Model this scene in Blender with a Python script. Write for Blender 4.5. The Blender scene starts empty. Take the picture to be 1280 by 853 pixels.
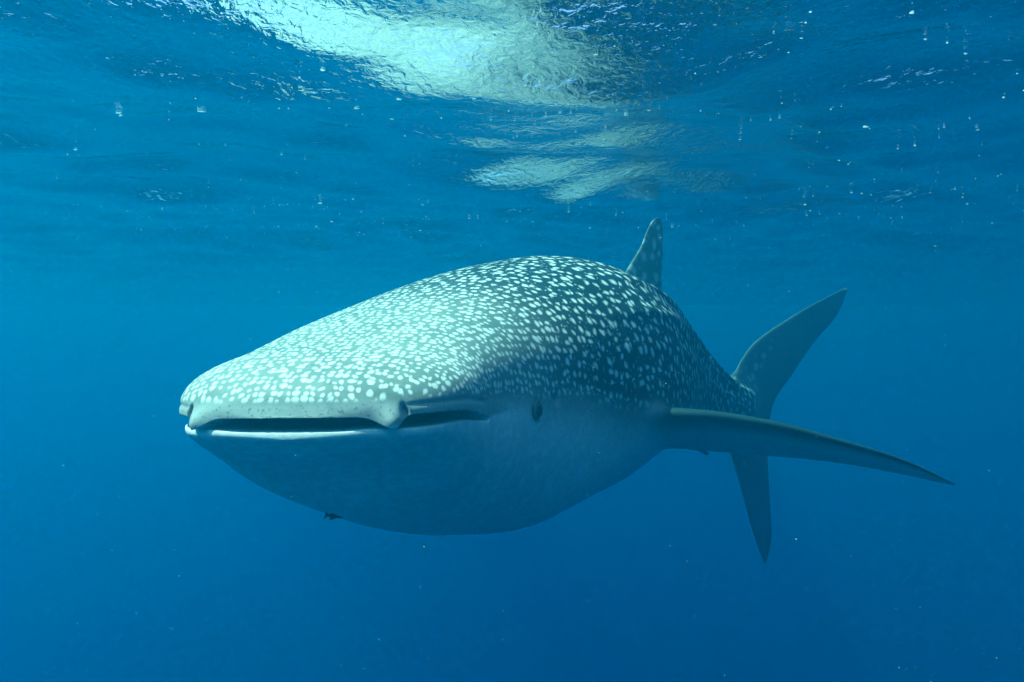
import bpy, bmesh, math, random
import numpy as np
from mathutils import Vector, Matrix

# ------------------------------------------------------------------ camera, light, exposure
scene = bpy.context.scene
R = math.radians
FPX, HORIZON = 853.3, 400.0            # focal length and horizon row, in pixels of the 1280x853 photograph
cam_data = bpy.data.cameras.new("camera")
cam = bpy.data.objects.new("camera", cam_data)
scene.collection.objects.link(cam)
cam_data.sensor_width = 36.0
cam_data.lens = 36.0 * FPX / 1280.0
cam_data.clip_start, cam_data.clip_end = 0.02, 400.0
cam_data.shift_y = -(426.5 - HORIZON) / 1280.0
cam.location = (0, 0, 0)
cam.rotation_euler = (R(90), 0, 0)
scene.camera = cam

SUN_ELEV, SUN_AZ = R(60), R(-106)      # azimuth measured from +Y towards +X: the sun stands to the left
sun_dir = (math.sin(SUN_AZ) * math.cos(SUN_ELEV), math.cos(SUN_AZ) * math.cos(SUN_ELEV), math.sin(SUN_ELEV))
world = bpy.data.worlds.new("World")
scene.world = world
world.use_nodes = True
wn = world.node_tree.nodes
sky = wn.new("ShaderNodeTexSky")
sky.sky_type = 'NISHITA'
sky.sun_disc = False
sky.sun_elevation = SUN_ELEV
sky.sun_rotation = SUN_AZ
wn["Background"].inputs[1].default_value = 0.15
world.node_tree.links.new(sky.outputs[0], wn["Background"].inputs[0])

sun_data = bpy.data.lights.new("sun", 'SUN')
sun_data.energy = 5.0
sun_data.angle = R(0.6)
sun_data.color = (1.0, 0.95, 0.72)
sun = bpy.data.objects.new("sun", sun_data)
scene.collection.objects.link(sun)
sun.location = (-6, -2, 12)
sun.rotation_euler = Vector(sun_dir).to_track_quat('Z', 'Y').to_euler()

scene.view_settings.view_transform = 'Standard'
scene.view_settings.look = 'None'
scene.view_settings.gamma = 1.0
scene.view_settings.exposure = 1.5
cy = scene.cycles
cy.use_denoising = True
cy.max_bounces = 6
cy.use_adaptive_sampling = True
cy.adaptive_threshold = 0.02
cy.diffuse_bounces = 2
cy.glossy_bounces = 3
cy.transmission_bounces = 2
cy.transparent_max_bounces = 16
cy.volume_bounces = 4
cy.sample_clamp_indirect = 6.0

SURF_Z = 0.80                          # mean height of the sea surface over the camera

# ------------------------------------------------------------------ helpers
def link(o):
    scene.collection.objects.link(o)
    return o

def mesh_object(name, verts, faces, material, parent=None, smooth=True):
    me = bpy.data.meshes.new(name)
    me.from_pydata([tuple(v) for v in verts], [], [tuple(f) for f in faces])
    me.update()
    if smooth:
        me.polygons.foreach_set("use_smooth", [True] * len(me.polygons))
    me.materials.append(material)
    o = link(bpy.data.objects.new(name, me))
    o.parent = parent
    return o

def new_material(name):
    m = bpy.data.materials.new(name)
    m.use_nodes = True
    nt = m.node_tree
    nt.nodes.clear()
    out = nt.nodes.new("ShaderNodeOutputMaterial")
    return m, nt, out

def node(nt, kind, **kw):
    n = nt.nodes.new(kind)
    for k, v in kw.items():
        setattr(n, k, v)
    return n

def math_node(nt, op, a, b=None, c=None, clamp=False):
    n = nt.nodes.new("ShaderNodeMath")
    n.operation = op
    n.use_clamp = clamp
    for i, v in enumerate((a, b, c)):
        if v is None:
            continue
        if isinstance(v, (int, float)):
            n.inputs[i].default_value = v
        else:
            nt.links.new(v, n.inputs[i])
    return n.outputs[0]

def smooth_range(nt, v, lo, hi, to0=0.0, to1=1.0):
    n = nt.nodes.new("ShaderNodeMapRange")
    n.interpolation_type = 'SMOOTHSTEP'
    if isinstance(v, (int, float)):
        n.inputs[0].default_value = v
    else:
        nt.links.new(v, n.inputs[0])
    for i, x in ((1, lo), (2, hi), (3, to0), (4, to1)):
        if isinstance(x, (int, float)):
            n.inputs[i].default_value = x
        else:
            nt.links.new(x, n.inputs[i])
    return n.outputs[0]

def mix_color(nt, fac, a, b, blend='MIX'):
    n = nt.nodes.new("ShaderNodeMix")
    n.data_type = 'RGBA'
    n.blend_type = blend
    for i, v in ((0, fac), (6, a), (7, b)):
        if isinstance(v, (int, float)):
            n.inputs[i].default_value = v
        elif isinstance(v, tuple):
            n.inputs[i].default_value = (*v, 1.0)
        else:
            nt.links.new(v, n.inputs[i])
    return n.outputs[2]

# ------------------------------------------------------------------ sea water (closed box of scattering water)
def build_haze():
    m, nt, out = new_material("sea_water")
    v = node(nt, "ShaderNodeVolumePrincipled")
    v.inputs["Color"].default_value = (0.0, 0.180, 0.295, 1.0)
    v.inputs["Density"].default_value = 0.30
    v.inputs["Anisotropy"].default_value = 0.70
    v.inputs["Absorption Color"].default_value = (0.0, 0.47, 0.66, 1.0)
    nt.links.new(v.outputs[0], out.inputs["Volume"])
    s, top, bottom = 36.0, SURF_Z + 0.45, -26.0
    vs = [(x, y, z) for z in (bottom, top) for x, y in ((-s, -s), (s, -s), (s, s), (-s, s))]
    fs = [(3, 2, 1, 0), (4, 5, 6, 7), (0, 1, 5, 4), (1, 2, 6, 5), (2, 3, 7, 6), (3, 0, 4, 7)]
    o = mesh_object("haze", vs, fs, m, smooth=False)
    o["kind"] = "stuff"
    o["label"] = "clear blue sea water fading to deep blue with distance"
    o["category"] = "sea water"
    return o

# ------------------------------------------------------------------ sea surface seen from below
SEED = 23
def wave_height(x, y):
    rng = np.random.RandomState(SEED)
    h = np.zeros_like(x)
    for k in range(46):
        lam = 0.22 * (14.0 ** (k / 45.0))                  # 0.22 m .. 3.1 m
        ang = R(95) + rng.normal(0, 0.55)
        amp = 0.0058 * lam ** 1.18
        amp *= 1 + 0.55 * math.exp(-(math.log(lam / 0.55) / 0.6) ** 2)
        kk = 2 * math.pi / lam
        ph = rng.uniform(0, 6.283)
        h += amp * np.sin(kk * (math.cos(ang) * x + math.sin(ang) * y) + ph)
    return h

def build_surface():
    m, nt, out = new_material("sea_surface")
    tc = node(nt, "ShaderNodeTexCoord")
    mp = node(nt, "ShaderNodeMapping")
    mp.inputs["Scale"].default_value = (1.05, 0.95, 1.0)
    nt.links.new(tc.outputs["Object"], mp.inputs["Vector"])
    n1 = node(nt, "ShaderNodeTexNoise")
    n1.inputs["Scale"].default_value = 26.0
    n1.inputs["Detail"].default_value = 3.0
    n1.inputs["Roughness"].default_value = 0.55
    n1.inputs["Distortion"].default_value = 0.5
    nt.links.new(mp.outputs[0], n1.inputs["Vector"])
    b = node(nt, "ShaderNodeBump")
    b.inputs["Strength"].default_value = 1.0
    b.inputs["Distance"].default_value = 0.0072
    nt.links.new(n1.outputs["Fac"], b.inputs["Height"])
    fr = node(nt, "ShaderNodeFresnel")
    fr.inputs["IOR"].default_value = 1.333
    nt.links.new(b.outputs[0], fr.inputs["Normal"])
    tr = node(nt, "ShaderNodeBsdfTransparent")
    gl = node(nt, "ShaderNodeBsdfGlossy")
    gl.inputs["Roughness"].default_value = 0.0
    gl.inputs["Color"].default_value = (1, 1, 1, 1)
    nt.links.new(b.outputs[0], gl.inputs["Normal"])
    mx = node(nt, "ShaderNodeMixShader")
    nt.links.new(fr.outputs[0], mx.inputs[0])
    nt.links.new(tr.outputs[0], mx.inputs[1])
    nt.links.new(gl.outputs[0], mx.inputs[2])
    nt.links.new(mx.outputs[0], out.inputs["Surface"])
    n = 620
    t = np.linspace(-1, 1, n)
    ax = np.sinh(t * 3.2) / math.sinh(3.2) * 35.0
    gx, gy = np.meshgrid(ax, ax + 4.0 * (1 - (ax / 35.0) ** 2), indexing='xy')
    gz = SURF_Z + wave_height(gx, gy)
    verts = np.stack([gx, gy, gz], -1).reshape(-1, 3)
    idx = np.arange(n * n).reshape(n, n)
    faces = np.stack([idx[:-1, :-1], idx[:-1, 1:], idx[1:, 1:], idx[1:, :-1]], -1).reshape(-1, 4)
    me = bpy.data.meshes.new("water_surface")
    me.vertices.add(n * n)
    me.vertices.foreach_set("co", verts.ravel())
    me.loops.add(faces.size)
    me.loops.foreach_set("vertex_index", faces.ravel())
    me.polygons.add(len(faces))
    me.polygons.foreach_set("loop_start", np.arange(0, faces.size, 4))
    me.polygons.foreach_set("use_smooth", np.ones(len(faces), bool))
    me.update(calc_edges=True)
    me.materials.append(m)
    o = link(bpy.data.objects.new("water_surface", me))
    o["kind"] = "structure"
    o["label"] = "rippled underside of the sea surface"
    o["category"] = "water"
    return o

# ------------------------------------------------------------------ whale shark: pure numpy geometry
# BEGIN_NUMPY
def pchip(xs, ys):
    xs, ys = np.asarray(xs, float), np.asarray(ys, float)
    h = np.diff(xs); d = np.diff(ys) / h
    m = np.zeros_like(xs)
    m[0], m[-1] = d[0], d[-1]
    for i in range(1, len(xs) - 1):
        if d[i - 1] * d[i] > 0:
            w1, w2 = 2 * h[i] + h[i - 1], h[i] + 2 * h[i - 1]
            m[i] = (w1 + w2) / (w1 / d[i - 1] + w2 / d[i])
    def f(x):
        x = np.asarray(x, float)
        i = np.clip(np.searchsorted(xs, x) - 1, 0, len(xs) - 2)
        t = np.clip((x - xs[i]) / h[i], -0.5, 1.5)
        return ((1 + 2 * t) * (1 - t) ** 2 * ys[i] + t * (1 - t) ** 2 * h[i] * m[i]
                + t * t * (3 - 2 * t) * ys[i + 1] + t * t * (t - 1) * h[i] * m[i + 1])
    return f

def sstep(x, a, b):
    t = np.clip((np.asarray(x, float) - a) / (b - a), 0, 1)
    return t * t * (3 - 2 * t)

# plan of the backbone: heading away from the camera, in degrees off the view axis
HEAD = pchip([0, 0.4, 1.0, 1.5, 2.2, 3.0, 3.7, 4.3, 5.6], [7, 12, 25, 33, 38, 43, 50, 56, 62])
_S = np.linspace(0, 6.0, 1201)
_H = np.radians(HEAD(_S))
NOSE = (-0.616, 1.86)
_PX = NOSE[0] + np.concatenate([[0], np.cumsum((np.sin(_H[1:]) + np.sin(_H[:-1])) / 2 * np.diff(_S))])
_PY = NOSE[1] + np.concatenate([[0], np.cumsum((np.cos(_H[1:]) + np.cos(_H[:-1])) / 2 * np.diff(_S))])
ROLL = pchip([0, 1.0, 2.0, 4.2, 5.6], [1.5, 2, 2, 0, 0])
LIPZ = pchip([0, 0.2, 0.42, 0.7, 1.2, 2.0, 3.0, 4.3], [-0.298, -0.300, -0.330, -0.335, -0.312, -0.28, -0.40, -0.68])
TOPH = pchip([0, 0.02, 0.05, 0.10, 0.25, 0.5, 1.0, 1.5, 2.0, 2.6, 3.1, 3.6, 4.0, 4.5],
             [0.03, 0.085, 0.115, 0.145, 0.205, 0.303, 0.445, 0.56, 0.615, 0.61, 0.53, 0.365, 0.22, 0.12])
BOTH = pchip([0, 0.02, 0.05, 0.10, 0.25, 0.5, 1.0, 1.5, 2.0, 2.6, 3.1, 3.6, 4.0, 4.5],
             [0.03, 0.055, 0.080, 0.110, 0.205, 0.345, 0.56, 0.675, 0.665, 0.54, 0.38, 0.25, 0.16, 0.09])
WIDE = pchip([0.5, 0.9, 1.4, 2.0, 2.6, 3.1, 3.6, 4.0, 4.5], [0.485, 0.57, 0.66, 0.69, 0.585, 0.41, 0.25, 0.16, 0.05])
CORNER = 0.35                            # the mouth corner, metres behind the snout

def width(s):
    s = np.asarray(s, float)
    q = np.clip(s / 0.5, 0, 1)
    w = 0.485 * (1 - (1 - q) ** 3.0) ** (1 / 2.9)
    return np.maximum(np.where(s < 0.5, w, WIDE(np.maximum(s, 0.5))), 0.004)

def bend(s, u, z):
    """shark coordinates (metres behind the snout, metres to its left, height) -> world"""
    s, u, z = (np.asarray(v, float) for v in (s, u, z))
    zr = LIPZ(np.clip(s, 0, 4.3)) + 0.05
    r = np.radians(ROLL(np.clip(s, 0, 5.6)))
    w = z - zr
    u2, z2 = u * np.cos(r) - w * np.sin(r), zr + w * np.cos(r) + u * np.sin(r)
    h = np.radians(HEAD(np.clip(s, 0, 5.6)))
    sx = np.interp(s, _S, _PX) + np.minimum(s, 0) * np.sin(h)
    sy = np.interp(s, _S, _PY) + np.minimum(s, 0) * np.cos(h)
    return np.stack([sx + u2 * np.cos(h), sy - u2 * np.sin(h), z2], -1)

def arc(a, b, n, cols):
    """quarter superellipse from (0,b) to (a,0), resampled evenly"""
    t = np.linspace(0, math.pi / 2, 240)
    x, y = a * np.sin(t) ** (2 / n), b * np.cos(t) ** (2 / n)
    l = np.concatenate([[0], np.cumsum(np.hypot(np.diff(x), np.diff(y)))])
    q = np.linspace(0, l[-1], cols)
    return np.interp(q, l, x), np.interp(q, l, y), q

NU, NI, NL = 110, 17, 66
def ring_positions():
    t = np.linspace(0, 1, 150)
    head = 0.5 * t ** 2.1
    body = np.linspace(0.5, 4.35, 240)[1:]
    return np.concatenate([head, body])

def shark_body():
    S = ring_positions()
    M = NU + NI + NL
    P = np.zeros((len(S), 2, M, 3))       # rings, sides, columns, (s,u,z)
    A = np.zeros((len(S), 2, M, 4))       # arc from the back line, dark, spotted, lip/inside
    zt = LIPZ(S) + TOPH(S)
    U = np.concatenate([[0], np.cumsum(np.hypot(np.diff(S), np.diff(zt)))])
    for i, s in enumerate(S):
        a, zl = float(width(s)), float(LIPZ(s))
        ht, hb = float(TOPH(s)), float(BOTH(s))
        nt_ = 2.9 - 0.6 * float(sstep(s, 0.5, 1.4))
        nb_ = 2.15
        op = 1 - float(np.clip((s - 0.07) / (CORNER + 0.02), 0, 1)) ** 1.6           # how open the mouth is at this ring
        for side, sg in ((0, 1.0), (1, -1.0)):
            gu = 0.002 + 0.027 * op
            gl = 0.002 + 0.009 * op
            lat = a
            # nasal lobe hangs over the gap, a dip of the upper lip
            nose = math.exp(-(abs(lat - NOSTRIL) / (0.050 if lat < NOSTRIL else 0.024)) ** 2) * (1 if s < 0.3 else 0)
            wave = 0.010 * math.exp(-((lat - 0.25) / 0.07) ** 2) * (1 if s < 0.3 else 0)
            gu2 = gu - 0.034 * nose
            xu, yu, qu = arc(a, max(ht - gu2, 0.004), nt_, NU)
            P[i, side, :NU, 0] = s
            P[i, side, :NU, 1] = sg * xu
            P[i, side, :NU, 2] = zl + gu2 + yu
            jaw = 0.012 * (1 - float(sstep(s, 0.1, 0.55)))       # the lower jaw sits back a little
            al = a * (1 - 0.04 * (1 - float(sstep(s, 0.2, 0.42))))
            xl, yl, ql = arc(al, max(hb - gl, 0.004), nb_, NL)
            xl, yl = xl[::-1], yl[::-1]
            P[i, side, NU + NI:, 0] = s + jaw
            P[i, side, NU + NI:, 1] = sg * xl
            P[i, side, NU + NI:, 2] = zl - gl + wave * 0.5 - yl
            # pocket of the mouth between the lips
            lu, ll = P[i, side, NU - 1].copy(), P[i, side, NU + NI].copy()
            k = np.arange(1, NI + 1) / (NI + 1)
            depth = (0.02 + 0.50 * op) * op * np.sin(np.pi * np.clip(k, 0, 1)) ** 0.55
            mid = lu[None] * (1 - k[:, None]) + ll[None] * k[:, None]
            goal = np.array([0.62, 0.0, zl - 0.01])
            pk = mid + (goal[None] - mid) * depth[:, None]
            bow = 0.012 * op * (0.5 - k) * np.sin(np.pi * k)     # rounded lips
            pk[:, 2] = mid[:, 2] + bow
            P[i, side, NU:NU + NI] = pk
            A[i, side, :NU, 0] = qu
            A[i, side, NU:NU + NI, 0] = qu[-1] + 0.02
            A[i, side, NU + NI:, 0] = qu[-1] + 0.03 + (ql[-1] - ql[::-1])
            # dark back and flank, white belly: the border runs just over the lip, then falls behind the eye
            z = P[i, side, :, 2] - zl
            border = np.interp(s, [0, 0.3, 0.55, 0.8, 1.2, 1.6, 2.2, 3.2, 4.3],
                               [0.070, 0.072, 0.070, 0.045, 0.01, -0.10, -0.16, -0.14, -0.08])
            wide_b = 0.07 + 0.16 * float(sstep(s, 0.5, 1.2))
            dark = sstep(z, border - wide_b, border + 0.02 + 0.05 * float(sstep(s, 0.5, 1.2)))
            dark = np.maximum(dark, 0.72 * sstep(z, 0.0, 0.012) * (1 - sstep(s, 0.45, 0.8)) * (np.arange(M) < NU))
            spot = sstep(z, border - 0.004 - 0.05 * float(sstep(s, 0.5, 1.2)), border + 0.010)
            A[i, side, :, 1] = dark
            A[i, side, :, 2] = spot
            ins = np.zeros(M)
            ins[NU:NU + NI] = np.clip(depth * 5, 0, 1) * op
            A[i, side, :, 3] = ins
    return S, U, P, A

def refine_body(S, P):
    """ridges, brow, eye socket, nostril pits and gill slits as real relief, in shark coordinates"""
    s, u, z = P[..., 0], P[..., 1], P[..., 2]
    Q = P.copy()
    zl = LIPZ(np.clip(s, 0, 4.3)); ht = TOPH(np.clip(s, 0, 4.5))
    au = np.abs(u)
    col = np.arange(P.shape[2])
    upper = (col < NU)[None, None, :]
    # longitudinal ridges along the flank
    frac = np.where(upper, (z - zl) / np.maximum(ht, 0.02), -1)
    for f0, amp in ((0.74, 0.020), (0.46, 0.020), (0.18, 0.012)):
        f1 = f0 + 0.05 * np.sin(s * 1.3)
        g = np.exp(-((frac - f1) / 0.05) ** 2) * sstep(s, 1.3, 2.6) * (1 - sstep(s, 3.8, 4.3)) * amp
        Q[..., 1] += np.sign(u) * g
        Q[..., 2] += g * 0.5
    # back keel
    k = np.exp(-(au / 0.06) ** 2) * upper * sstep(s, 1.6, 2.6) * 0.02
    Q[..., 2] += k
    # eye socket
    e = np.exp(-(((s - EYE[0]) / 0.045) ** 2 + ((z - EYE[2]) / 0.040) ** 2)) * (au > 0.3)
    e2 = np.exp(-(((s - EYE[0]) / 0.085) ** 2 + ((z - EYE[2] - 0.01) / 0.075) ** 2)) * (au > 0.3)
    Q[..., 1] += np.sign(u) * (0.020 * e2 - 0.024 * e)
    # spiracle behind the eye
    sp = np.exp(-(((s - EYE[0] - 0.165) / 0.014) ** 2 + ((z - EYE[2] - 0.03) / 0.016) ** 2)) * (au > 0.3)
    Q[..., 1] -= np.sign(u) * 0.03 * sp
    # gill slits above the pectoral root
    for gs in (1.30, 1.40, 1.50, 1.60, 1.69):
        zz = z - (zl + 0.06)
        bowed = gs + 0.03 * (zz / 0.2) ** 2
        g = np.exp(-((s - bowed) / 0.012) ** 2) * np.exp(-(np.abs(zz) / 0.17) ** 4) * (au > 0.3)
        g2 = np.exp(-((s - bowed + 0.03) / 0.025) ** 2) * np.exp(-(np.abs(zz) / 0.17) ** 4) * (au > 0.3)
        Q[..., 1] += np.sign(u) * (0.004 * g2 - 0.008 * g)
    # nostril pit in the upper lip, just inside the nasal lobe
    fr = (s < 0.35) & upper
    np_ = np.exp(-(((au - NOSTRIL - 0.026 + 0.25 * (z - zl - 0.040)) / 0.0065) ** 2 + ((z - zl - 0.040) / 0.016) ** 2)) * fr
    Q[..., 0] += 0.035 * np_
    lobe = np.exp(-(((au - NOSTRIL + 0.008) / 0.026) ** 2 + ((z - zl - 0.012) / 0.032) ** 2)) * fr
    Q[..., 0] -= 0.018 * lobe
    Q[..., 1] += np.sign(u) * 0.010 * lobe
    # groove from the nostril back to the corner of the mouth
    lab = np.exp(-((z - (zl + 0.056)) / 0.007) ** 2) * sstep(au, NOSTRIL + 0.02, NOSTRIL + 0.05) * (1 - sstep(s, 0.36, 0.42)) * upper
    Q[..., 1] -= np.sign(u) * 0.006 * lab
    # fold along the lower lip
    low = (col >= NU + NI)[None, None, :]
    lf = np.exp(-((z - (zl - 0.024)) / 0.026) ** 2) * (col >= NU + NI - 3)[None, None, :] * (1 - sstep(s, 0.06, 0.26))
    cl = np.hypot(0.62 - s, au) + 1e-6
    Q[..., 0] -= 0.010 * lf * (0.62 - s) / cl
    Q[..., 1] += np.sign(u) * 0.010 * lf * au / cl
    return Q

EYE = (0.82, 0.0, -0.345)
NOSTRIL = 0.290

def fin_loft(rows, n=26, fat=1.0):
    """rows: (leading edge (s,u,z), trailing edge (s,u,z), thickness, thickness direction) from root to tip"""
    rings = []
    for le, te, th, d in rows:
        le, te, d = np.array(le, float), np.array(te, float), np.array(d, float)
        d /= np.linalg.norm(d)
        c = 0.5 * (1 - np.cos(np.linspace(0, math.pi, n)))
        prof = th * (1.9 * np.sqrt(c) - 1.4 * c - 0.5 * c ** 3) * 0.9
        prof[0] = 0; prof[-1] = 0.0018
        lead = 1 + (fat - 1) * min(1.0, len(rings) / 28.0) * np.exp(-((c - 0.12) / 0.22) ** 2)
        up = le[None] + (te - le)[None] * c[:, None] + d[None] * (prof * lead)[:, None]
        dn = le[None] + (te - le)[None] * c[:, None] - d[None] * (prof[:, None])
        rings.append(np.concatenate([up, dn[::-1][:-1]]))
    return np.array(rings)                  # rows, 2n-1, 3

def spline_rows(keys, m):
    """smooth a fin given by a few key sections to m sections"""
    t = np.linspace(0, 1, len(keys))
    q = np.linspace(0, 1, m)
    def cr(vals):
        vals = np.array(vals, float)
        return np.stack([pchip(t, vals[:, k])(q) for k in range(vals.shape[1])], -1)
    le, te, d = cr([k[0] for k in keys]), cr([k[1] for k in keys]), cr([k[3] for k in keys])
    th = pchip(t, [k[2] for k in keys])(q)
    return [(le[i], te[i], th[i], d[i]) for i in range(m)]

def fin_sections():
    fins = {}
    U_ = (0, 1, 0)
    top = lambda s: float(LIPZ(s) + TOPH(s))
    # first dorsal fin
    tz = top(2.85) + 0.035
    fins['dorsal'] = spline_rows([
        ((2.660, 0, tz - 0.22), (3.380, 0, tz - 0.32), 0.085, U_),
        ((2.800, 0, tz - 0.03), (3.320, 0, tz - 0.12), 0.052, U_),
        ((2.940, 0, tz + 0.11), (3.310, 0, tz + 0.06), 0.034, U_),
        ((3.080, 0, tz + 0.25), (3.325, 0, tz + 0.22), 0.024, U_),
        ((3.160, 0, tz + 0.37), (3.330, 0, tz + 0.35), 0.015, U_),
        ((3.220, 0, tz + 0.43), (3.325, 0, tz + 0.42), 0.009, U_),
        ((3.270, 0, tz + 0.455), (3.300, 0, tz + 0.455), 0.004, U_)], 44)
    # second dorsal fin
    fins['dorsal2'] = spline_rows([
        ((3.62, 0, top(3.65) - 0.10), (3.90, 0, top(3.85) - 0.08), 0.030, U_),
        ((3.66, 0, top(3.65) - 0.06), (3.88, 0, top(3.85) - 0.06), 0.016, U_),
        ((3.76, 0, top(3.65) - 0.05), (3.90, 0, top(3.85) - 0.03), 0.008, U_),
        ((3.84, 0, top(3.65) - 0.05), (3.91, 0, top(3.85) - 0.02), 0.003, U_)], 20)
    # pectoral fins
    for name, sg in (('pectoral_left', 1), ('pectoral_right', -1)):
        N = lambda a, b, c: (a, sg * b, c)
        fins[name] = spline_rows([
            (N(1.78, 0.42, -0.46), N(2.46, 0.40, -0.70), 0.150, N(0.25, 0.15, 1)),
            (N(1.83, 0.66, -0.45), N(2.42, 0.64, -0.70), 0.105, N(0.25, 0.10, 1)),
            (N(1.91, 0.88, -0.455), N(2.38, 0.86, -0.69), 0.070, N(0.25, 0.10, 1)),
            (N(2.05, 1.14, -0.495), N(2.40, 1.12, -0.69), 0.048, N(0.25, 0.15, 1)),
            (N(2.21, 1.40, -0.57), N(2.44, 1.38, -0.70), 0.030, N(0.25, 0.20, 1)),
            (N(2.39, 1.64, -0.66), N(2.51, 1.63, -0.735), 0.015, N(0.25, 0.25, 1)),
            (N(2.54, 1.80, -0.755), N(2.56, 1.80, -0.765), 0.003, N(0.25, 0.25, 1))], 56)
    # caudal fin: one blade from lower tip to upper tip
    fins['caudal'] = spline_rows([
        ((4.54, 0, -1.93), (4.57, 0, -1.93), 0.003, U_),
        ((4.40, 0, -1.66), (4.63, 0, -1.70), 0.020, U_),
        ((4.25, 0, -1.28), (4.60, 0, -1.32), 0.036, U_),
        ((4.13, 0, -1.00), (4.58, 0, -1.00), 0.045, U_),
        ((4.02, 0, -0.76), (4.64, 0, -0.70), 0.070, U_),
        ((4.12, 0, -0.50), (4.90, 0, -0.44), 0.045, U_),
        ((4.36, 0, -0.22), (5.18, 0, -0.18), 0.030, U_),
        ((4.92, 0, 0.04), (5.47, 0, 0.04), 0.018, U_),
        ((5.58, 0, 0.28), (5.62, 0, 0.27), 0.003, U_)], 64)
    # pelvic and anal fins
    for name, sg in (('pelvic_left', 1), ('pelvic_right', -1)):
        N = lambda a, b, c: (a, sg * b, c)
        fins[name] = spline_rows([
            (N(3.26, 0.10, -0.72), N(3.54, 0.10, -0.70), 0.030, N(0.1, 1, 0.5)),
            (N(3.36, 0.18, -0.84), N(3.54, 0.16, -0.82), 0.014, N(0.1, 1, 0.5)),
            (N(3.50, 0.22, -0.92), N(3.55, 0.21, -0.92), 0.004, N(0.1, 1, 0.5))], 16)
    return fins
# END_NUMPY

# ------------------------------------------------------------------ shark skin
def skin_material():
    m, nt, out = new_material("shark_skin")
    uv = node(nt, "ShaderNodeAttribute", attribute_name="skin_uv").outputs["Vector"]
    tone = node(nt, "ShaderNodeAttribute", attribute_name="tone").outputs["Vector"]
    sep = node(nt, "ShaderNodeSeparateXYZ")
    nt.links.new(tone, sep.inputs[0])
    dark, spotted, inside = sep.outputs
    geo = node(nt, "ShaderNodeTexCoord").outputs["Object"]
    def noise(scale, detail=3.0, rough=0.55, vec=geo, dim='3D'):
        n = node(nt, "ShaderNodeTexNoise", noise_dimensions=dim)
        n.inputs["Scale"].default_value = scale
        n.inputs["Detail"].default_value = detail
        n.inputs["Roughness"].default_value = rough
        nt.links.new(vec, n.inputs["Vector"])
        return n
    # a slight warp so that the rows of spots wander
    w = noise(0.55, 2.0, vec=uv, dim='2D')
    vm = node(nt, "ShaderNodeVectorMath", operation='SCALE')
    nt.links.new(w.outputs["Color"], vm.inputs[0]); vm.inputs["Scale"].default_value = 0.9
    va = node(nt, "ShaderNodeVectorMath", operation='ADD')
    nt.links.new(uv, va.inputs[0]); nt.links.new(vm.outputs[0], va.inputs[1])
    w2 = noise(5.0, 1.0, vec=uv, dim='2D')
    vm2 = node(nt, "ShaderNodeVectorMath", operation='SCALE')
    nt.links.new(w2.outputs["Color"], vm2.inputs[0]); vm2.inputs["Scale"].default_value = 0.07
    va2 = node(nt, "ShaderNodeVectorMath", operation='ADD')
    nt.links.new(va.outputs[0], va2.inputs[0]); nt.links.new(vm2.outputs[0], va2.inputs[1])
    su = node(nt, "ShaderNodeSeparateXYZ"); nt.links.new(uv, su.inputs[0])
    def spots(scale, rand, r0, r1, soft):
        v = node(nt, "ShaderNodeTexVoronoi", voronoi_dimensions='2D', feature='F1')
        v.inputs["Scale"].default_value = scale
        v.inputs["Randomness"].default_value = rand
        nt.links.new(va2.outputs[0], v.inputs["Vector"])
        sc = node(nt, "ShaderNodeSeparateColor")
        nt.links.new(v.outputs["Color"], sc.inputs[0])
        r = math_node(nt, 'MULTIPLY', math_node(nt, 'MULTIPLY_ADD', sc.outputs[0], r1 - r0, r0), su.outputs[2])
        rs = math_node(nt, 'ADD', r, soft)
        d = smooth_range(nt, v.outputs["Distance"], r, rs, 1.0, 0.0)
        return d, sc.outputs[1]
    big, _ = spots(1.0, 0.60, 0.08, 0.25, 0.26)
    small, pick = spots(1.9, 0.85, 0.10, 0.24, 0.14)
    small = math_node(nt, 'MULTIPLY', small, smooth_range(nt, pick, 0.45, 0.75, 0.0, 0.55))
    small = math_node(nt, 'MULTIPLY', small, smooth_range(nt, su.outputs[2], 0.6, 1.0, 1.0, 0.15))
    s_all = math_node(nt, 'MAXIMUM', big, small)
    s_all = math_node(nt, 'MULTIPLY', s_all, spotted)
    blot = noise(3.2, 4.0, 0.6)
    s_all = math_node(nt, 'MULTIPLY', s_all, smooth_range(nt, blot.outputs["Fac"], 0.25, 0.6, 0.78, 1.0))
    fine = noise(38.0, 4.0, 0.65)
    back = mix_color(nt, smooth_range(nt, blot.outputs["Fac"], 0.3, 0.7), (0.130, 0.190, 0.182), (0.190, 0.255, 0.240))
    back = mix_color(nt, smooth_range(nt, su.outputs[2], 0.52, 0.98), mix_color(nt, 1.0, back, (0.05, 0.16, 0.20), 'MULTIPLY'), back)  # pale head, dark back: light falling off along the body, painted into the skin
    back = mix_color(nt, smooth_range(nt, fine.outputs["Fac"], 0.35, 0.65, 0.0, 0.25), back, mix_color(nt, 1.0, back, (0.6, 0.65, 0.65), 'MULTIPLY'))
    belly = mix_color(nt, smooth_range(nt, blot.outputs["Fac"], 0.3, 0.7), (0.64, 0.69, 0.68), (0.74, 0.78, 0.76))
    belly = mix_color(nt, smooth_range(nt, fine.outputs["Fac"], 0.42, 0.62, 0.35, 0.0), belly, (0.34, 0.40, 0.41))
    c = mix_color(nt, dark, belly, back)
    c = mix_color(nt, s_all, c, (0.60, 0.68, 0.63))
    # dark freckles on the pale lip band
    fr = noise(120.0, 2.0, 0.5)
    band = math_node(nt, 'MULTIPLY', dark, math_node(nt, 'SUBTRACT', 1.0, dark))
    fk = math_node(nt, 'MULTIPLY', smooth_range(nt, fr.outputs["Fac"], 0.60, 0.68), math_node(nt, 'MULTIPLY', band, 3.0, clamp=True))
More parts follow.
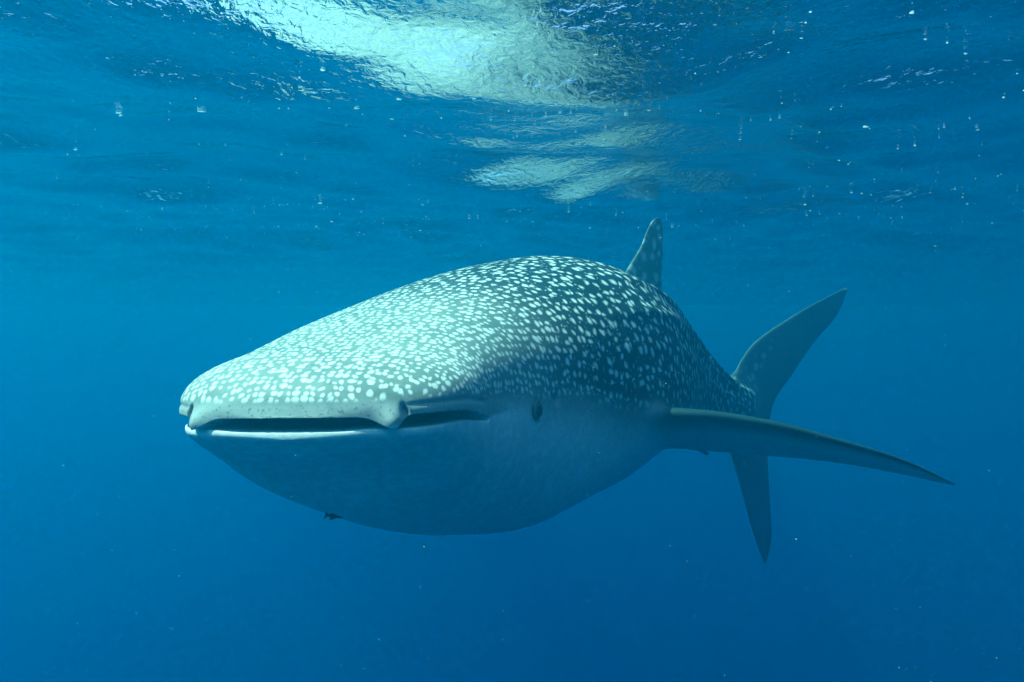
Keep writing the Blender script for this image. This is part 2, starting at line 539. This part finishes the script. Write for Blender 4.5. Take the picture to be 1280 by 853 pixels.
    c = mix_color(nt, fk, c, (0.05, 0.07, 0.08))
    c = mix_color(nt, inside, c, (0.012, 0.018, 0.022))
    bs = node(nt, "ShaderNodeBsdfPrincipled")
    nt.links.new(c, bs.inputs["Base Color"])
    bs.inputs["Roughness"].default_value = 0.62
    bs.inputs["Specular IOR Level"].default_value = 0.12
    bp = node(nt, "ShaderNodeBump")
    bp.inputs["Strength"].default_value = 0.35
    bp.inputs["Distance"].default_value = 0.006
    hsum = math_node(nt, 'MULTIPLY_ADD', fine.outputs["Fac"], 0.6, blot.outputs["Fac"])
    nt.links.new(hsum, bp.inputs["Height"])
    nt.links.new(bp.outputs[0], bs.inputs["Normal"])
    nt.links.new(bs.outputs[0], out.inputs["Surface"])
    return m

def plain_material(name, color, rough=0.5, spec=0.2):
    m, nt, out = new_material(name)
    bs = node(nt, "ShaderNodeBsdfPrincipled")
    n = node(nt, "ShaderNodeTexNoise")
    n.inputs["Scale"].default_value = 60.0
    c = mix_color(nt, n.outputs["Fac"], tuple(v * 0.75 for v in color), tuple(min(1, v * 1.2) for v in color))
    nt.links.new(c, bs.inputs["Base Color"])
    bs.inputs["Roughness"].default_value = rough
    bs.inputs["Specular IOR Level"].default_value = spec
    nt.links.new(bs.outputs[0], out.inputs["Surface"])
    return m

# spots are small and close on the head, larger and wider apart on the back
KS = pchip([0, 0.5, 1.0, 1.6, 2.4, 6.0], [41.0, 35.0, 24.0, 17.0, 14.0, 13.0])

def attributes(me, uv, tone):
    a = me.attributes.new("skin_uv", 'FLOAT_VECTOR', 'POINT')
    a.data.foreach_set("vector", np.ascontiguousarray(uv, np.float32).ravel())
    b = me.attributes.new("tone", 'FLOAT_VECTOR', 'POINT')
    b.data.foreach_set("vector", np.ascontiguousarray(tone, np.float32).ravel())

def mark(me, v):
    a = me.attributes.new("grown", 'FLOAT', 'POINT')
    a.data.foreach_set("value", np.full(len(me.vertices), v, np.float32))

def blend_joints(me, reach=0.10, rounds=30):
    """fair the skin where a fin grows out of the body, so that it swells into the fin"""
    n = len(me.vertices)
    co = np.zeros(n * 3); me.vertices.foreach_get("co", co); co = co.reshape(-1, 3)
    g = np.zeros(n, np.float32); me.attributes["grown"].data.foreach_get("value", g)
    tn = np.zeros(n * 3, np.float32); me.attributes["tone"].data.foreach_get("vector", tn); tn = tn.reshape(-1, 3)
    e = np.zeros(len(me.edges) * 2, int); me.edges.foreach_get("vertices", e); e = e.reshape(-1, 2)
    seam = np.unique(e[np.abs(g[e[:, 0]] - g[e[:, 1]]) > 0.01])
    from mathutils.kdtree import KDTree
    kd = KDTree(len(seam))
    for k, i in enumerate(seam):
        kd.insert(co[i], k)
    kd.balance()
    lo, hi = co[seam].min(0) - reach, co[seam].max(0) + reach
    near = np.where(np.all((co > lo) & (co < hi), 1))[0]
    w = np.zeros(n)
    for i in near:
        w[i] = max(0.0, 1 - kd.find(co[i])[2] / reach)
    w = w * w * (3 - 2 * w)
    deg = np.bincount(e.ravel(), minlength=n).astype(float)[:, None]
    for r in range(rounds):
        for arr in (co, tn):
            acc = np.zeros_like(arr, dtype=float)
            np.add.at(acc, e[:, 0], arr[e[:, 1]]); np.add.at(acc, e[:, 1], arr[e[:, 0]])
            arr += (w[:, None] * 0.6 * (acc / np.maximum(deg, 1) - arr)).astype(arr.dtype)
    me.vertices.foreach_set("co", co.ravel())
    me.attributes["tone"].data.foreach_set("vector", tn.ravel())
    me.update()

def shark_mesh_object():
    S, U, P, A = shark_body()
    Q = refine_body(S, P)
    Wd = bend(Q[..., 0], Q[..., 1], Q[..., 2])
    n, M = len(S), NU + NI + NL
    k = KS(S)
    ku = k * (1 - 0.06 * sstep(S, 0.7, 1.6))
    Ui = np.concatenate([[0], np.cumsum((ku[1:] + ku[:-1]) / 2 * np.diff(U))])
    verts, uv, tone = [], [], []
    left = np.arange(n * M).reshape(n, M)
    verts.append(Wd[:, 0].reshape(-1, 3))
    right = np.zeros((n, M), int)
    right[:, 1:-1] = n * M + np.arange(n * (M - 2)).reshape(n, M - 2)
    right[:, 0], right[:, -1] = left[:, 0], left[:, -1]
    verts.append(Wd[:, 1, 1:-1].reshape(-1, 3))
    for side, sl, sg in ((0, slice(0, M), 1), (1, slice(1, M - 1), -1)):
        a = A[:, side, sl]
        uu = np.repeat(Ui[:, None], a.shape[1], 1)
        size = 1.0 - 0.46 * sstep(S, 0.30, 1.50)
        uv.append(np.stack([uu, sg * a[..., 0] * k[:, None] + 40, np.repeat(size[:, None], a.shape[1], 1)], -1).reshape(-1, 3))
        tone.append(np.stack([a[..., 1], a[..., 2], a[..., 3]], -1).reshape(-1, 3))
    faces = []
    for i in range(n - 1):
        L0, L1, R0, R1 = left[i], left[i + 1], right[i], right[i + 1]
        faces.append(np.stack([L0[:-1], L0[1:], L1[1:], L1[:-1]], -1))
        faces.append(np.stack([R0[1:], R0[:-1], R1[:-1], R1[1:]], -1))
    faces = [tuple(f) for f in np.concatenate(faces).tolist()]
    for i, flip in ((0, False), (n - 1, True)):                    # close the two ends across the middle
        for j in range(M - 1):
            q = [left[i, j], right[i, j], right[i, j + 1], left[i, j + 1]]
            q = [int(v) for x, v in enumerate(q) if v not in q[:x]]
            if len(q) > 2:
                faces.append(tuple(q[::-1] if flip else q))
    mat = skin_material()
    o = mesh_object("body", np.concatenate(verts), faces, mat)
    attributes(o.data, np.concatenate(uv), np.concatenate(tone))
    mark(o.data, 0.0)
    bm = bmesh.new(); bm.from_mesh(o.data)
    bmesh.ops.recalc_face_normals(bm, faces=bm.faces)
    bm.to_mesh(o.data); bm.free()
    # fins, each grown into the body
    fo = []
    for f, (name, rows) in enumerate(fin_sections().items()):
        G = fin_loft(rows, fat=1.6 if name.startswith('pectoral') else 1.0)
        Wg = bend(G[..., 0], G[..., 1], G[..., 2])
        r, c = G.shape[:2]
        idx = np.arange(r * c).reshape(r, c)
        nxt = np.roll(idx, -1, 1)
        fs = np.stack([idx[:-1], idx[1:], nxt[1:], nxt[:-1]], -1).reshape(-1, 4).tolist()
        fs += [idx[0].tolist(), idx[-1][::-1].tolist()]
        p = mesh_object("fin", Wg.reshape(-1, 3), fs, mat)
        cc = np.concatenate([np.linspace(0, 1, (c + 1) // 2), np.linspace(1, 0, (c + 1) // 2)[:-1]])
        span = np.linspace(0, 1, r)
        vert_fin = name in ('dorsal', 'dorsal2', 'caudal')
        ksp = 9.0
        du = G[..., 0] * ksp + 7.3 * f
        dv = (G[..., 2] if vert_fin else np.abs(G[..., 1])) * ksp + 90 + 20 * f
        up = np.zeros((r, c)); up[:, :(c + 1) // 2] = 1
        if vert_fin:
            dk = np.ones((r, c)); sp = 0.75 * np.ones((r, c)) * (1 - sstep(span, 0.75, 0.95))[:, None]
            if name == 'caudal':
                dk = 1 - 0.85 * (1 - sstep(cc, 0.01, 0.07))[None] * (1 - sstep(span, 0.36, 0.46))[:, None]  # pale leading edge of the lower lobe: a sunlit rim painted in
                sp = 0.6 * (sstep(cc, 0.2, 0.3) * (1 - sstep(cc, 0.36, 0.46)))[None] * (1 - sstep(np.abs(span - 0.55), 0.15, 0.26))[:, None]
        else:
            dk = 0.25 + 0.75 * up; sp = 0.0 * up * (1 - sstep(span, 0.2, 0.45))[:, None]
            if name.startswith('pectoral'):
                dk = np.clip(0.40 + 0.60 * up + 0.60 * (1 - sstep(cc, 0.12, 0.40))[None], 0, 1)
        mark(p.data, 1.0)
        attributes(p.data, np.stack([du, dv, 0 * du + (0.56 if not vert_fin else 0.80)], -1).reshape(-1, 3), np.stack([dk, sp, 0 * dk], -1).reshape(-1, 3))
        bm = bmesh.new(); bm.from_mesh(p.data)
        bmesh.ops.recalc_face_normals(bm, faces=bm.faces)
        bm.to_mesh(p.data); bm.free()
        fo.append(p)
    for p in fo:
        md = o.modifiers.new("union", 'BOOLEAN')
        md.operation = 'UNION'
        md.solver = SOLVER
        md.object = p
    dg = bpy.context.evaluated_depsgraph_get()
    me = bpy.data.meshes.new_from_object(o.evaluated_get(dg), preserve_all_data_layers=True, depsgraph=dg)
    print("shark faces", len(o.data.polygons), "->", len(me.polygons), [a.name for a in me.attributes])
    o.modifiers.clear()
    o.data = me
    bm = bmesh.new(); bm.from_mesh(me)
    bmesh.ops.remove_doubles(bm, verts=bm.verts, dist=0.0012)
    bm.to_mesh(me); bm.free()
    blend_joints(me)
    me.name = "body"
    for p in fo:
        bpy.data.objects.remove(p)
    me.polygons.foreach_set("use_smooth", np.ones(len(me.polygons), bool))
    return o

SOLVER = 'MANIFOLD'

def eye_object(side, parent, mat, lid_mat):
    u = side * (float(width(EYE[0])) - 0.002)
    c = bend(EYE[0], u, EYE[2])
    bm = bmesh.new()
    bmesh.ops.create_uvsphere(bm, u_segments=24, v_segments=16, radius=0.028)
    for v in bm.verts:
        v.co.z *= 1.15
    me = bpy.data.meshes.new("eye")
    bm.to_mesh(me); bm.free()
    me.polygons.foreach_set("use_smooth", [True] * len(me.polygons))
    me.materials.append(mat)
    o = link(bpy.data.objects.new("eye", me))
    o.parent = parent
    o.location = tuple(c - np.array(parent.location))
    verts, faces = [], []
    out = bend(EYE[0], u + side * 0.1, EYE[2]) - c
    out /= np.linalg.norm(out)
    fwd = bend(EYE[0] + 0.1, u, EYE[2]) - c
    fwd -= out * (fwd @ out); fwd /= np.linalg.norm(fwd)
    upv = np.cross(out, fwd)
    for i in range(28):
        a = 2 * math.pi * i / 28
        rr = fwd * math.cos(a) + upv * math.sin(a) * 1.12
        for j in range(8):
            b = 2 * math.pi * j / 8
            verts.append(tuple(rr * (0.0275 + 0.0060 * math.cos(b)) + out * (0.008 + 0.0055 * math.sin(b))))
    for i in range(28):
        for j in range(8):
            faces.append((i * 8 + j, ((i + 1) % 28) * 8 + j, ((i + 1) % 28) * 8 + (j + 1) % 8, i * 8 + (j + 1) % 8))
    lid = mesh_object("eyelid", verts, faces, lid_mat, parent)
    lid.location = o.location
    return o

def build_shark():
    root = link(bpy.data.objects.new("whale_shark", None))
    base = bend(2.0, 0, float(LIPZ(2.0)) - 0.64)
    root.location = tuple(base)
    root.empty_display_size = 0.3
    root["label"] = "huge grey whale shark with white spots and wide mouth swimming below the surface"
    root["category"] = "whale shark"
    body = shark_mesh_object()
    body.data.transform(Matrix.Translation(tuple(-base)))
    body.parent = root
    em = plain_material("eye_black", (0.012, 0.014, 0.016), 0.15, 0.5)
    lm = plain_material("eyelid_grey", (0.10, 0.14, 0.15), 0.6, 0.15)
    for sd in (1, -1):
        eye_object(sd, root, em, lm)
    return root


# ------------------------------------------------------------------ remora under the throat
def build_remora(tail_at, heading, pitch):
    """a small fish; local +X runs from tail to head, the origin is the tip of the tail"""
    L = 0.20
    k = 0.5
    root = link(bpy.data.objects.new("remora", None))
    root.location = tail_at
    root.rotation_euler = (0, pitch, heading)
    root.scale = (k, k, k)
    root["label"] = "small dark remora clinging below the throat of the spotted shark"
    root["category"] = "fish"
    mat = plain_material("remora_skin", (0.035, 0.045, 0.05), 0.6, 0.15)
    verts, faces = [], []
    n, c = 26, 16
    rx = pchip([0, 0.10, 0.22, 0.5, 0.8, 0.95, 1.0], [0.003, 0.005, 0.010, 0.016, 0.017, 0.011, 0.002])
    rz = pchip([0, 0.05, 0.10, 0.16, 0.24, 0.5, 0.8, 0.95, 1.0], [0.026, 0.022, 0.013, 0.008, 0.010, 0.015, 0.014, 0.008, 0.002])
    for i in range(n):
        t = i / (n - 1)
        for j in range(c):
            a = 2 * math.pi * j / c
            fork = 0.012 * abs(math.sin(a)) * (1 - t) ** 6          # notch in the tail
            verts.append((t * L - fork + 0.012, float(rx(t)) * 0.5 * math.cos(a) * (0.4 if t < 0.12 else 1), float(rz(t)) * math.sin(a)))
    for i in range(n - 1):
        for j in range(c):
            faces.append((i * c + j, i * c + (j + 1) % c, (i + 1) * c + (j + 1) % c, (i + 1) * c + j))
    faces += [tuple(range(c))[::-1], tuple(range((n - 1) * c, n * c))]
    mesh_object("body", verts, faces, mat, root)
    for nm, pts in (("dorsal_fin", [(0.06, 0, 0.008), (0.12, 0, 0.013), (0.075, 0, 0.030), (0.055, 0, 0.026)]),
                    ("anal_fin", [(0.06, 0, -0.008), (0.12, 0, -0.013), (0.075, 0, -0.030), (0.055, 0, -0.026)])):
        v = [(x, y + dy, z) for dy in (-0.0015, 0.0015) for x, y, z in pts]
        f = [(3, 2, 1, 0), (4, 5, 6, 7)] + [(k, (k + 1) % 4, 4 + (k + 1) % 4, 4 + k) for k in range(4)]
        mesh_object(nm, v, f, mat, root, smooth=False)
    return root

# ------------------------------------------------------------------ flecks added as sky glints under the surface, specks in the water
def pellets(name, items, mat, label, cat, seg=1):
    """items: (x, y, z, rx, ry, rz) squashed little icospheres joined in one mesh"""
    bm = bmesh.new()
    bmesh.ops.create_icosphere(bm, subdivisions=seg, radius=1.0)
    bv = np.array([v.co[:] for v in bm.verts]); bf = np.array([[v.index for v in f.verts] for f in bm.faces])
    bm.free()
    it = np.array(items)
    rng = np.random.RandomState(4)
    jit = 1 + rng.uniform(-0.25, 0.25, (len(it), len(bv), 1))
    V = (it[:, None, :3] + bv[None] * jit * it[:, None, 3:]).reshape(-1, 3)
    F = (bf[None] + (np.arange(len(it)) * len(bv))[:, None, None]).reshape(-1, 3)
    o = mesh_object(name, V.tolist(), F.tolist(), mat)
    o["kind"] = "stuff"; o["label"] = label; o["category"] = cat
    return o

def build_glints():  # white flecks added to stand for sky glints on the ripples
    rng = np.random.RandomState(21)
    clusters = [(1.35, 2.10, .55, .25, 9, .62), (1.05, 2.45, .55, .30, 12, .6), (1.85, 2.55, .35, .25, 9, .6), (1.95, 2.42, .5, .2, 5, .6),
                (.55, 2.65, .4, .15, 12, .6), (.22, 2.85, .25, .2, 14, .6), (-.35, 2.3, .4, .2, 7, .9), (-1.15, 2.75, .4, .08, 9, .7),
                (-1.75, 4.6, .7, .10, 26, .6), (2.5, 4.7, .7, .4, 60, .7), (1.4, 5.3, .9, .3, 40, .6), (-1.9, 6.2, .9, .22, 70, .55),
                (0.1, 5.4, .5, .3, 16, .6), (.75, 2.05, .35, .12, 8, .7), (-.6, 3.4, .9, .4, 12, .6)]
    pts = []
    for x, y, sx, sy, n, k in clusters:
        for _ in range(n):
            pts.append((x + rng.normal(0, sx), y + rng.normal(0, sy), k * (1 + 0.12 * y)))
    for _ in range(420):
        pts.append((rng.uniform(-6, 6), rng.uniform(2.0, 9.0), 0.5))
    xs, ys = np.array([p[0] for p in pts]), np.array([p[1] for p in pts])
    hs = wave_height(xs, ys)
    items = []
    for (x, y, k), h in zip(pts, hs):
        r = min(0.0034 * math.exp(rng.normal(-0.7, 0.6)) * k, 0.006)
        items.append((x, y, SURF_Z + h - 0.0005, r * rng.uniform(1.6, 3.6), r * rng.uniform(1.3, 2.2), 0.0011))
    m, nt, out = new_material("glint_white")
    d = node(nt, "ShaderNodeBsdfDiffuse"); d.inputs[0].default_value = (0.72, 0.95, 0.95, 1)
    t = node(nt, "ShaderNodeBsdfTranslucent"); t.inputs[0].default_value = (0.72, 0.97, 0.96, 1)
    mx = node(nt, "ShaderNodeMixShader"); mx.inputs[0].default_value = 0.65
    nt.links.new(d.outputs[0], mx.inputs[1]); nt.links.new(t.outputs[0], mx.inputs[2])
    nt.links.new(mx.outputs[0], out.inputs["Surface"])
    return pellets("surface_glints", items, m, "tiny white flecks added as sky glints under the sea surface", "bubbles")

def build_specks():
    rng = np.random.RandomState(8)
    items = []
    for _ in range(4200):
        y = rng.uniform(0.7, 5.0)
        x, z = rng.uniform(-3.6, 3.6), rng.uniform(-2.6, 0.66)
        r = 0.00050 * math.exp(rng.normal(0.0, 0.5)) * (0.6 + 0.25 * y)
        items.append((x, y, z, r * rng.uniform(.8, 1.6), r, r * rng.uniform(.8, 1.3)))
    return pellets("suspended_specks", items, plain_material("speck_pale", (0.36, 0.42, 0.38), 0.8, 0.1),
                   "pale specks of plankton drifting in the water", "plankton")

build_haze()
build_surface()
build_shark()
build_remora((-0.648, 2.355, -0.674), R(58), R(16))
build_glints()
build_specks()
